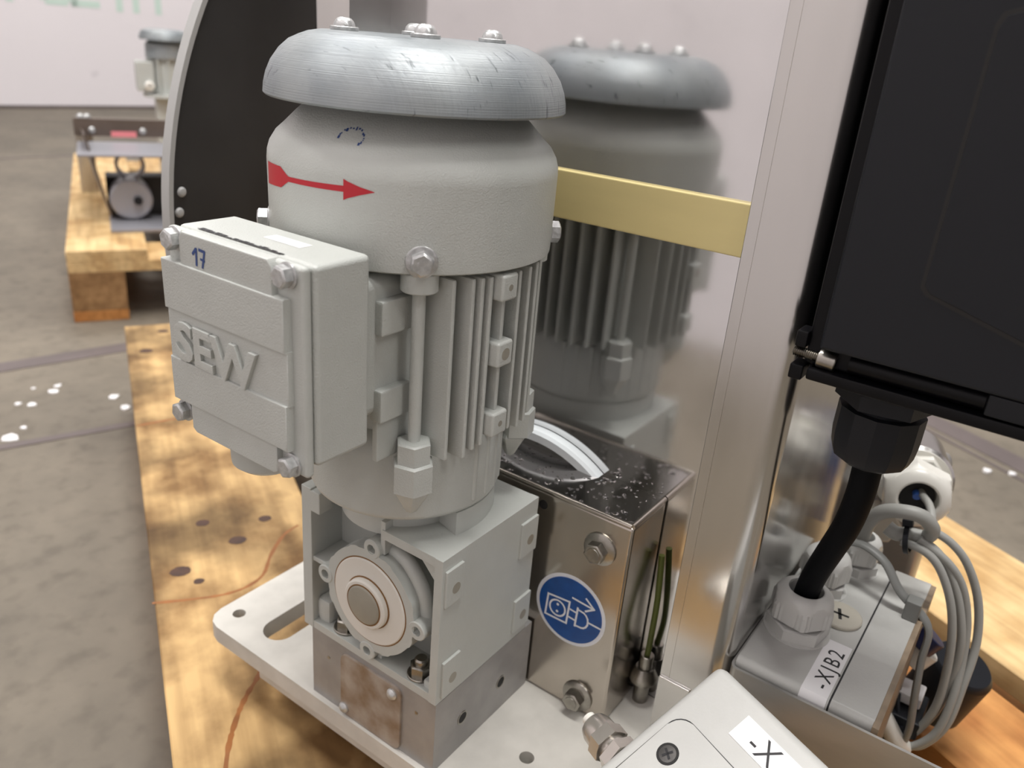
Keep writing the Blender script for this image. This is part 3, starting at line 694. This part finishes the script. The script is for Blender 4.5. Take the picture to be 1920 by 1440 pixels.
# ------------------------------------------------------------------ round black hood at the left upright
hd = thing('round_hood', 'big round black hood with a grey edge standing left of the panel', 'hood', (330, 330, 110))
CX_, CZ_, RR = 378, 198, 321
def arc(r, a0, a1, n=64): return [(CX_+r*math.cos(a0+(a1-a0)*k/n), CZ_+r*math.sin(a0+(a1-a0)*k/n)) for k in range(n+1)]
a1 = PI+math.asin((CZ_-120)/RR)
outer = arc(RR+3.5, a1, PI*.38); inner = arc(RR, a1, PI*.38)
b = NB(); prism(b, [(x, 300, z) for x, z in outer+inner[::-1]], (0, 9, 0), .5); part('hood_edge', b, 'hoodrim', hd, 'light grey rim of the hood')
b = NB(); P = arc(RR+.5, a1, PI*.38); prism(b, [(x, 302, z) for x, z in P]+[(P[-1][0], 302, P[0][1])], (0, 6, 0)); part('hood_disc', b, 'hood', hd)
for x, z in ((66,226),(63,212),(63,196)):
    b = NB(); lathe(b, [(0,2.2),(2.5,1.6),(3.6,0),(0,0)], (x,302,z), (0,-1,0), 16); part('rivet', b, 'hoodrim', hd)
b = NB(); box(b, 220, 260, 308, 330, -105, 300, 2); part('hood_post', b, 'black', hd)
b = NB(); box(b, 160, 340, 320, 326, 330, 350, 1); part('hood_bracket', b, 'black', hd)

# ------------------------------------------------------------------ black enclosure on the right
en = thing('black_enclosure', 'large black plastic enclosure with chamfered lid hanging right of the upright', 'enclosure', (110, -200, 214))
b = NB(); box(b, 92, 165, -400, -129, 216.5, 470, 3, 3); part('enclosure_body', b, 'black2', en)
b = NB(); box(b, 78, 92, -400, -134, 216.5, 222, 1.2); box(b, 84, 92, -400, -130.5, 222, 470, 1.5); part('lower_flange', b, 'black2', en)
# lid with a shallow chamfered panel: four-sided groove
b = NB(); box(b, 75, 86, -400, -137.6, 232.5, 470, 1.6, 3); lid = part('lid', b, 'black', en)
def groove_panel(P, x0, x1):
    c = NB(); prism(c, [(x0, y, z) for y, z in P], (x1-x0, 0, 0), .7); return c
G = [(-169.4,267.5),(-172,264.6),(-209.5,253.6),(-395,253.6),(-395,372),(-178,368.5),(-171,366),(-169.4,362)]
c = NB(); prism(c, [(74.8, y, z) for y, z in G], (.4, 0, 0)); part('panel_groove', c, 'dark', lid)
ctr = (-280, 312); G2 = [(y+(-1.5 if y > ctr[0] else 1.5), z+(1.3 if z < ctr[1] else -1.3)) for y, z in G]
c = NB(); prism(c, [(75.2, y, z) for y, z in G2], (-.75, 0, 0), .25); part('raised_panel', c, 'black', lid)
b = NB(); tube(b, [(84,-150,227.2),(84,-203,227.2)], 4.4, 18, smooth=False); part('hinge_barrel', b, 'black2', en)
b = NB(); box(b, 77, 88, -400, -203.5, 223, 232, 1); part('hinge_block', b, 'black', en)
b = NB(); box(b, 80, 91, -131, -126, 229.5, 237, .8); box(b, 80, 91, -132, -126, 214.5, 221.5, .8); box(b, 80, 91, -140, -134, 216, 222, .8); part('hinge_clip', b, 'black2', en)
b = NB(); pr = []
for k in range(13): 
    h = k*.85; pr += [(2.0,h),(2.5,h+.42)]
lathe(b, [(0,0)]+pr+[(2.2,11.2),(4.3,11.2),(4.5,11.6),(4.5,18.6),(4.1,19),(2.4,19),(2.4,16.5),(0,16.5)], (84,-125.5,226.6), (0,-1,-.06), 24)
part('hinge_screw', b, 'steel', en, 'steel socket head screw half unscrewed')
# black gland under the enclosure
GX, GY = 115, -163
b = NB(); cyl(b, (GX,GY,211), (0,0,1), 24, 5.5, 40, 1); hexnut(b, (GX,GY,203), (0,0,1), 38, 8.2, .2, .05); cyl(b, (GX,GY,198), (0,0,1), 15, 6, 32)
pr = [(0,200.5),(16.5,200.5),(19,199.5),(19.4,197)]
lathe(b, [(8,172.5),(13.5,172.5),(17.2,175),(18.6,179),(19.4,186),(19.4,200),(8,200)], (GX,GY,0), n=12, ph=.1)
part('cable_gland', b, 'black', en, 'black cable gland under the enclosure', ang=24)

# ------------------------------------------------------------------ junction box with four top entries
jb = thing('junction_box', 'light grey junction box with top cable glands and label -XJB2', 'box', (190, -160, -60))
def round_box(x0, x1, y0, y1, z0, z1, r):
    b = NB(); P = []
    for cx, cz, a in ((x1-r, z1-r, 0), (x0+r, z1-r, PI/2), (x0+r, z0+r, PI), (x1-r, z0+r, 3*PI/2)):
        P += [(cx+r*math.cos(a+PI/2*k/6), y0, cz+r*math.sin(a+PI/2*k/6)) for k in range(7)]
    prism(b, P, (0, y1-y0, 0)); return b
part('box_body', round_box(110, 270, -177.2, -126, -60, 33.7, 5), 'jbox', jb)
part('box_lid', round_box(110.3, 270, -200.5, -178.2, -60, 33.6, 4.5), 'jbox', jb)
b = round_box(110.6, 269.5, -178.4, -177.1, -59.5, 33.2, 5); part('lid_gasket', b, 'ink', jb)
b = NB(); box(b, 108.5, 266, -203.8, -200.3, -58, 33.3, .3); part('brown_back_board', b, 'acrylic', jb, 'brown layered board edge behind the lid')
def gland_parts(o, axis, R, par, m, hole=True, rot=0.3, k=1., ribs=True, lab=None, open_hole=True):
    u, v, a = frame(axis); o = Vector(o)
    b = NB(); hexnut(b, o, axis, R*2.06, 7.5*k, rot, .05); lathe(b, [(R*.86,7.4*k),(R*.86,11*k)], o, axis, 36)
    part('gland_nut', b, m, par)
    b = NB(); Ro = R*1.08; hs = 9.6*k
    # fluted hexagon cap nut with a domed top and an open mouth
    n = 96; rings = []
    for h, f, hx_ in ((0,.97,1),(.6,1.0,1),(9.5,1.0,1),(11.5,.985,2),(13.5,.955,2),(15.5,.90,2),(17.3,.81,2),(18.4,.70,2),(18.8,.62,2),(18.6,.57,2),(17.5,.545,2),(9,.54,2)):
        ring = []
        for i in range(n):
            t = 2*PI*i/n; tt = ((t+PI/6) % (PI/3))-PI/6; hexr = Ro*.965/math.cos(tt)
            rr = hexr*f if hx_ == 1 else min(hexr, Ro*1.05*f)
            if ribs and .3 < h < 10 and abs(tt) > .22: rr *= (1.02 if i % 2 else .98)
            ring.append(b.verts.new(o+a*(hs+h*k)+(u*math.cos(t+rot)+v*math.sin(t+rot))*rr))
        rings.append(ring)
    for A_, B_ in zip(rings, rings[1:]):
        for i in range(n): b.faces.new((A_[i], A_[(i+1) % n], B_[(i+1) % n], B_[i]))
    part('gland_cap', b, m, par, lab, ang=22)
    b = NB(); lathe(b, [(0,hs+9.5*k),(R*.575,hs+9.5*k),(R*.575,hs+9.9*k),(0,hs+9.9*k)], o, axis, 28); lathe(b, [(R*.94,hs-.2),(R*.94,hs+.2)], o, axis, 36); part('gland_seal', b, 'dark', par)
for i, (x, y, R, k, l) in enumerate(((160,-144,15.6,1.0,'large gland with the black cable'), (212,-143,13.2,.95,'middle gland'), (250,-154,12.6,.9,'rear gland with grey cable'))):
    g = NB(); cyl(g, (x,y,33.4), (0,0,1), R*1.24, .9, 40); gp = part('gland_washer', g, 'gland', jb, l)
    gland_parts((x,y,34.2), (0,0,1), R, gp, 'gland', rot=.35+i*.3, k=k)
b = NB(); cyl(b, (188,-161.5,33.6), (0,0,1), 13.4, 2.6, 44, .6); pl = part('blanking_plug', b, 'plug', jb, 'flat beige blanking plug with a cross slot')
b = NB()
for a in (.3, .3+PI*.42): 
    d = Vector((math.cos(a), math.sin(a), 0)); n = Vector((-d.y, d.x, 0)); o = Vector((188,-161.5,36.25))
    b.faces.new([b.verts.new(o+d*s*5.5+n*q*1.0) for s, q in ((-1,-1),(1,-1),(1,1),(-1,1))])
part('cross_slot', b, 'dark', pl)
b = NB(); box(b, 112.5, 163, -176.2, -162, 33.6, 33.85); box(b, 109.75, 110.1, -176.2, -162, 20, 29.5)
P = [(109.75,29.3),(109.8,30.2),(111.2,32.7),(112.6,33.85),(112.6,33.6),(111.5,32.3),(110.1,29.3)]
prism(b, [(x, -176.2, z) for x, z in P], (0, 14.2, 0)); tp = part('label_tape', b, 'label', jb, 'white tape printed -XJB2')
text_mesh('-XJB2', 12.6, (118,-174.2,33.86), (1,0,0), (0,1,0), .12, tp, 'ink', 'printed_lettering', xs=1.0, off=0, sp=1.3)

# ------------------------------------------------------------------ bracket round the junction box
bk = thing('sheet_bracket', 'folded stainless bracket holding the junction box', 'bracket', (120, -170, -105))
b = NB()
Pn = [(104.6,-119.5),(104.6,-300),(106.6,-300),(106.6,-121)]
P = [(104.6,-300),(104.6,-118)]+[(110-5.4*math.cos(t), -118+4*math.sin(t)) for t in (.4,.8,1.2,PI/2)]+[(200,-113.9)]
P2 = [(200,-115.6)]+[(110-3.6*math.cos(t), -118+2.4*math.sin(t)) for t in (PI/2,1.2,.8,.4)]+[(106.4,-118),(106.4,-300)]
P = [(x, y-10.3) for x, y in P]; P2 = [(x, y-10.3) for x, y in P2]
prism(b, [(x, y, -105) for x, y in P+P2], (0, 0, 136.2)); part('bracket_sheet', b, 'bracket', bk, ang=50)

# ------------------------------------------------------------------ front junction box, tilted
e1 = Vector((math.cos(math.radians(-115.2)), math.sin(math.radians(-115.2)), 0)); hh = Vector((math.cos(math.radians(154.8)), math.sin(math.radians(154.8)), 0))
TA = math.radians(-29); e2 = hh*math.cos(TA)+Vector((0,0,1))*math.sin(TA); e3 = e1.cross(e2)
if e3.z < 0: e3 = -e3
FO = Vector((61.5, -126.5, 60))
MF = Matrix(((e1.x,e2.x,e3.x,FO.x),(e1.y,e2.y,e3.y,FO.y),(e1.z,e2.z,e3.z,FO.z),(0,0,0,1)))
fj = thing('front_junction_box', 'tilted light grey junction box in the foreground with tape marked -X', 'box', MF @ Vector((60,45,-60)))
flip = MF.determinant() < 0
b = NB(); box(b, 0, 125, -6, 96, -62, 0, 5, 4, mw=MF); part('box_body', b, 'jbox', fj)
b = NB()
r = 9; pts = [(125,26),(125,94),(7.5,94),(7.5,26+r)]+[(7.5+r-r*math.cos(PI/2*k/6), 26+r-r*math.sin(PI/2*k/6)) for k in range(1,7)]
vs = prism(b, [(x, y, -3) for x, y in pts], (0,0,3.6), .8); xf(b, vs, MF); fl = part('box_lid', b, 'jbox', fj)
b = NB(); pts2 = [(125.2,25.7),(125.2,94.4),(7.2,94.4),(7.2,26+r-.3)]+[(7.2+r-r*math.cos(PI/2*k/6), 25.7+r-r*math.sin(PI/2*k/6)) for k in range(1,7)]
vs = prism(b, [(x, y, -1) for x, y in pts2], (0,0,1.25)); xf(b, vs, MF); part('lid_seam', b, 'ink', fj)
o = MF @ Vector((19,44.5,.5)); ax = e3
b = NB(); lathe(b, [(4.2,.3),(5.4,.3),(5.6,0),(4.2,-.1),(4.2,.3)], o, ax, 28); part('screw_recess', b, 'dark', fl)
b = NB(); lathe(b, [(0,.5),(4.2,.3),(4.2,0),(0,0)], o, ax, 28); sc = part('lid_screw', b, 'darksteel', fl, 'cross head screw in a recess')
b = NB()
for a in (.4, .4+PI/2):
    d = e1*math.cos(a)+e2*math.sin(a); n = e3.cross(d)
    b.faces.new([b.verts.new(o+e3*.55+d*s*2.8+n*q*.6) for s, q in ((-1,-1),(1,-1),(1,1),(-1,1))])
part('screw_slot', b, 'ink', sc)
vs = None; b = NB(); vs = box(b, 30.5, 125, 3.5, 16.5, -.1, .3, mw=MF); ft = part('label_tape', b, 'label', fj, 'white tape printed -X')
ydir = -e2
text_mesh('-X', 15, MF @ Vector((39.5,15.2,.32)), e1, ydir, .12, ft, 'ink', 'printed_lettering', xs=1.0, off=-.1)
# nickel gland on the end of the box
go = MF @ Vector((0,62,-12)); ga = -e1
b = NB(); hexnut(b, go, ga, 19, 6, .2, .05); u, v, a = frame(ga)
lathe(b, [(7.6,5.5),(7.6,9.4),(9.4,9.4),(9.4,9.5)], go, ga, 32)
hexnut(b, go+ga*9.4, ga, 18, 7.5, .55, .04); lathe(b, [(8.6,16.4),(8.8,17),(8.6,22),(7.4,25.5),(5.6,27),(4.0,27.2),(3.6,26)], go, ga, 40)
part('metal_gland', b, 'nickel', fj, 'nickel plated cable gland on the box end', ang=30)
b = NB(); lathe(b, [(3.7,26),(3.7,30.6),(2.0,31),(2,26)], go, ga, 24); part('gland_insert', b, 'gland2', fj)
# ------------------------------------------------------------------ cables and connectors on the right
b = NB(); tube(b, [(115,-163,190),(116,-163.5,168),(120,-163,150),(128,-160,128),(140,-154,104),(152,-148,80),(160,-144.5,60),(161,-144,44)], 6.9, 20, 8)
part('black_cable', b, 'rubber', label='thick black cable curving from the black gland down to the -XJB2 box', cat='cable')
def cable(name, pts, r, label, m='cable', group=None, squash=None):
    b = NB(); tube(b, pts, r, 12, 8, squash=squash); return part(name, b, m, label=label, cat='cable', group=group)
def at235(l, x=235): return [(x+d, y, z) for d, y, z in l]
cable('grey_cable', at235([(15,-154,48),(10,-155,62),(4,-157,76),(0,-163,88),(-2,-174,94),(0,-185,94),(5,-192,86),(9,-190,77),(8,-182,75.5),(2,-174,76),(2,-168,78)]), 4.6, 'thick grey cable bent in a loop out of the rear gland of the -XJB2 box', 'cable')
cable('grey_cable', [(304,-174,80),(292,-178,81),(276,-184,84),(258,-189,84),(244,-191,76)], 2.5, 'thin grey cable coming out of the upper white gland', 'cable')
G = 'coiled thin grey cables right of the junction box'
cable('grey_cable', at235([(0,-178,73),(0,-192,72),(0,-203,64),(0,-214,45),(0,-221,22),(0,-225,-5),(0,-226,-32),(0,-221,-56),(0,-213,-68)]), 2.6, 'innermost turn of the tied grey cable coil right of the -XJB2 box', group=G)
cable('grey_cable', at235([(6,-180,76),(6,-196,73),(6,-208,62),(6,-219,42),(6,-227,16),(6,-229,-10),(6,-227,-40),(6,-220,-62),(6,-212,-70)]), 2.6, 'second turn of the tied grey cable coil, crossing behind the innermost', group=G)
cable('grey_cable', at235([(3,-187,77),(5,-205,68),(8,-217,54),(10,-226,30),(8,-231,2),(2,-233,-24),(-2,-231,-50),(-4,-222,-66),(-4,-214,-70)]), 2.6, 'third turn of the tied grey cable coil, in front lower down', group=G)
cable('grey_cable', at235([(12,-188,82),(14,-203,77),(16,-216,65),(18,-228,42),(16,-235,14),(8,-236,-14),(2,-235,-44),(0,-226,-66),(0,-216,-72)]), 2.6, 'outermost turn of the tied grey cable coil over the light board', group=G)
cable('grey_strap', at235([(-4,-140,56),(-4,-149,61),(-6,-160,64),(-10,-174,60),(-14,-187,47),(-12,-207,30),(-16,-210,6),(-18,-213,-18),(-16,-216,-42),(-10,-216,-60),(-4,-213,-70)]), 3.4, 'wide dark grey strap-like cable nearest the junction box lid', 'cable2', squash=(1,.62))
b = NB(); box(b, 214, 224, -201, -192, 33.5, 47, 1); part('cable_clip', b, 'cable2', label='square grey clip on the strap-like cable', cat='clip')
def ring_tie(o, axis, r, wd_, label, tail=True):
    b = NB(); lathe(b, [(r,-wd_/2),(r+1.3,-wd_/2),(r+1.3,wd_/2),(r,wd_/2),(r,-wd_/2)], o, axis, 24); u, v, a = frame(axis)
    box(b, -2.5, 2.5, r, r+5, -3, 3, .6, mw=Matrix.Translation(Vector(o)) @ Matrix((u, v, a)).transposed().to_4x4())
    if tail: tube(b, [Vector(o)+v*(r+2), Vector(o)+v*(r+16)-u*5, Vector(o)+v*(r+24)-u*16], 1.3, 8)
    part('cable_tie', b, 'black', label=label, cat='cable tie')
ring_tie((238,-181,75), (0,1,-.25), 8.5, 3, 'black cable tie round the top of the grey coil', False)
ring_tie((233,-214.5,-69), (0,1,-.4), 8, 4, 'black cable tie round the bottom of the grey coil')
# upper white gland on its own steel housing
hs_ = thing('steel_housing', 'rounded stainless housing behind the coil carrying a white gland', 'housing', (330, -160, -105))
ax = Vector((-.86,-.25,.06)).normalized(); o = Vector((318,-168,76))
b = NB(); cyl(b, o-ax*46, ax, 27, 44, 48, 2); part('housing_tube', b, 'stain', hs_)
b = NB(); box(b, 336, 364, -186, -134, -105, 90, 8, 3); part('housing_body', b, 'bracket', hs_)
gp = part('gland_washer', (lambda b: (cyl(b, o-ax*3, ax, 25, 3, 36), b)[1])(NB()), 'gland2', hs_, 'white gland facing the camera')
gland_parts(o, ax, 20, gp, 'gland2', rot=.2, k=1.1, ribs=False)
b = NB(); tube(b, [o+ax*18, o+ax*24+Vector((0,1,2)), o+ax*28+Vector((0,1,1))], 2.6, 10); part('blue_core', b, 'bluep', hs_, 'blue wire end inside the gland')
b = NB(); hexnut(b, (318,-150,40), (-.8,-.4,.1), 26, 16, .1, .1); part('lower_gland', b, 'plug', hs_)
b = NB(); box(b, 318, 321.5, -140, -131, 20, 110, 1); part('blue_strip', b, 'bluep', label='blue strip in the gap behind the upright', cat='strip')
# connectors below the box
b = NB(); cyl(b, (258,-204,-8), (.3,-.5,.8), 11, 12, 32, .6); part('blue_ring_connector', b, 'navy', label='dark blue round connector behind the box lid', cat='connector')
b = NB(); cyl(b, (262,-200,-24), (.3,-.5,.8), 13, 15, 32, 1); part('white_collar', b, 'gland2', label='white collar under the dark blue connector', cat='connector')
b = NB(); lathe(b, [(0,0),(18,0),(22,4),(22,46),(19,50),(0,50)], (300,-222,-82), (-.1,-.25,1), 36); part('black_plug', b, 'black', label='fat black plug standing behind the grey cable coil', cat='plug')
b = NB(); box(b, 232, 266, -222, -196, -64, -50, 2); part('black_connector', b, 'black', label='small flat black connector beneath the white collar', cat='connector')
b = NB(); box(b, 244, 262, -218, -200, -48, -40, 1); part('white_tag', b, 'label', label='white tag between collar and flat black connector', cat='tag')
b = NB(); tube(b, [(215,-190,-30),(218,-203,-48),(222,-212,-62),(230,-216,-70)], 6, 14); part('white_hose', b, 'gland2', label='short white hose curving into the lower cable tie', cat='hose')
b = NB(); box(b, 216, 240, -212, -200, -104, -72, 2); part('black_clamp', b, 'black', label='black ribbed clamp under the end of the white hose', cat='clamp')

# ------------------------------------------------------------------ second machine on the far pallet
fm = thing('far_steel_chute', 'stainless chute frame with pink label standing on the far pallet', 'frame', PQ(-70, 1800, -105))
def pqbox(b, q0, q1, p0, p1, z0, z1, bev=0): box(b, q0, q1, p0, p1, z0, z1, bev, 2, mw=MPQ)
b = NB(); pqbox(b, -197, -158, 1992, 2008, -105, 72, 2); part('rear_post', b, 'stain', fm)
b = NB()
vs = [b.verts.new(PQ(*c)) for c in ((-172,1650,82),(-168,1650,82),(-134,1650,-88),(-138,1650,-88),(-190,1985,70),(-186,1985,70),(-152,1985,-104),(-156,1985,-104))]
for f in ((0,1,2,3),(7,6,5,4),(0,4,5,1),(1,5,6,2),(2,6,7,3),(3,7,4,0)): b.faces.new([vs[i] for i in f])
part('slanted_side', b, 'reflbrown', fm)
b = NB(); pqbox(b, -192, 40, 1788, 1800, 60, 99, 2); part('top_rail', b, 'reflbrown', fm)
b = NB(); pqbox(b, -188, 36, 1600, 1790, 44, 49, 1); part('tray', b, 'greypan', fm, 'flat grey tray')
b = NB(); pqbox(b, -118, -66, 1786, 1788.5, 60, 72, 0); part('pink_label', b, 'pink', fm, 'pink label on the rail')
for q, z in ((-156,84),(-52,84)):
    b = NB(); o = PQ(q, 1787, z-10); lathe(b, [(0,0),(7,0),(7,4),(4,7),(0,7)], o, -PV, 16); part('rail_bolt', b, 'zinc', fm)
for q in (-176, -163):
    b = NB(); lathe(b, [(0,0),(8,0),(8,4),(5,8),(0,9)], PQ(q, 1794, 99), n=16); part('rail_bolt', b, 'zinc', fm)
b = NB(); pqbox(b, 30, 44, 1640, 1800, -105, 99, 2); part('front_post', b, 'stain', fm)
b = NB(); cyl(b, PQ(-93, 1640, -52), PV, 43, 60, 40, 4); part('roller', b, 'greypan', fm, 'grey roller end')
b = NB(); cyl(b, PQ(-80, 1636, -52), -PV, 9, 8, 24, 1); part('roller_hub', b, 'black', fm)
b = NB(); o = PQ(-88, 1690, 14); lathe(b, [(24,0),(31,0),(31,30),(24,30),(24,0)], o, PV, 36); part('round_ring', b, 'greypan', fm)
b = NB(); pqbox(b, -140, 30, 1720, 1780, -105, -16, 3); part('black_belt', b, 'hood', fm)
b = NB(); prism(b, [PQ(-30,1630,40), PQ(-18,1630,40), PQ(20,1630,-60), PQ(8,1630,-60)], PV*60); part('belt_strut', b, 'greypan', fm)
b = NB(); pqbox(b, -140, 0, 1560, 1700, -105, -97, 2); part('chute_floor', b, 'greypan', fm)

m2 = thing('far_motor', 'small grey geared motor with rain cap on the far steel frame', 'motor', PQ(42, 2120, -105))
o = PQ(34, 2120, 0)
b = NB(); lathe(b, [(0,284),(44,284),(56,279),(62,268),(63,258),(0,258)], o, n=40); part('rain_cap', b, 'cap', m2)
b = NB(); lathe(b, [(40,258),(44,254),(50,247),(51,218),(50,214),(0,214)], o, n=40); part('fan_cover', b, 'cap', m2)
b = NB(); lathe(b, [(40,216),(40,126),(0,126)], o, n=40); part('stator_housing', b, 'gear', m2)
for k in range(12):
    a = k*PI/6; b = NB(); d = Vector((math.cos(a), math.sin(a), 0)); n = Vector((-d.y, d.x, 0))*1.5
    prism(b, [o+d*38-n+Vector((0,0,134)), o+d*50-n+Vector((0,0,134)), o+d*50+n+Vector((0,0,134)), o+d*38+n+Vector((0,0,134))], (0,0,78)); part('cooling_fin', b, 'gear', m2)
b = NB(); pqbox(b, -44, 0, 2086, 2150, 134, 206, 4); part('terminal_box', b, 'gear', m2)
b = NB(); lathe(b, [(0,0),(12,0),(12,8),(8,12),(4,12),(4,6),(0,6)], PQ(-14, 2086, 148), -PV, 24); part('cable_gland', b, 'gland2', m2)
b = NB(); lathe(b, [(0,128),(64,128),(64,120),(0,120)], o, n=40); part('flange', b, 'gear', m2)
b = NB(); pqbox(b, -2, 76, 2086, 2160, -105, 122, 4); part('gearbox_housing', b, 'gear', m2)
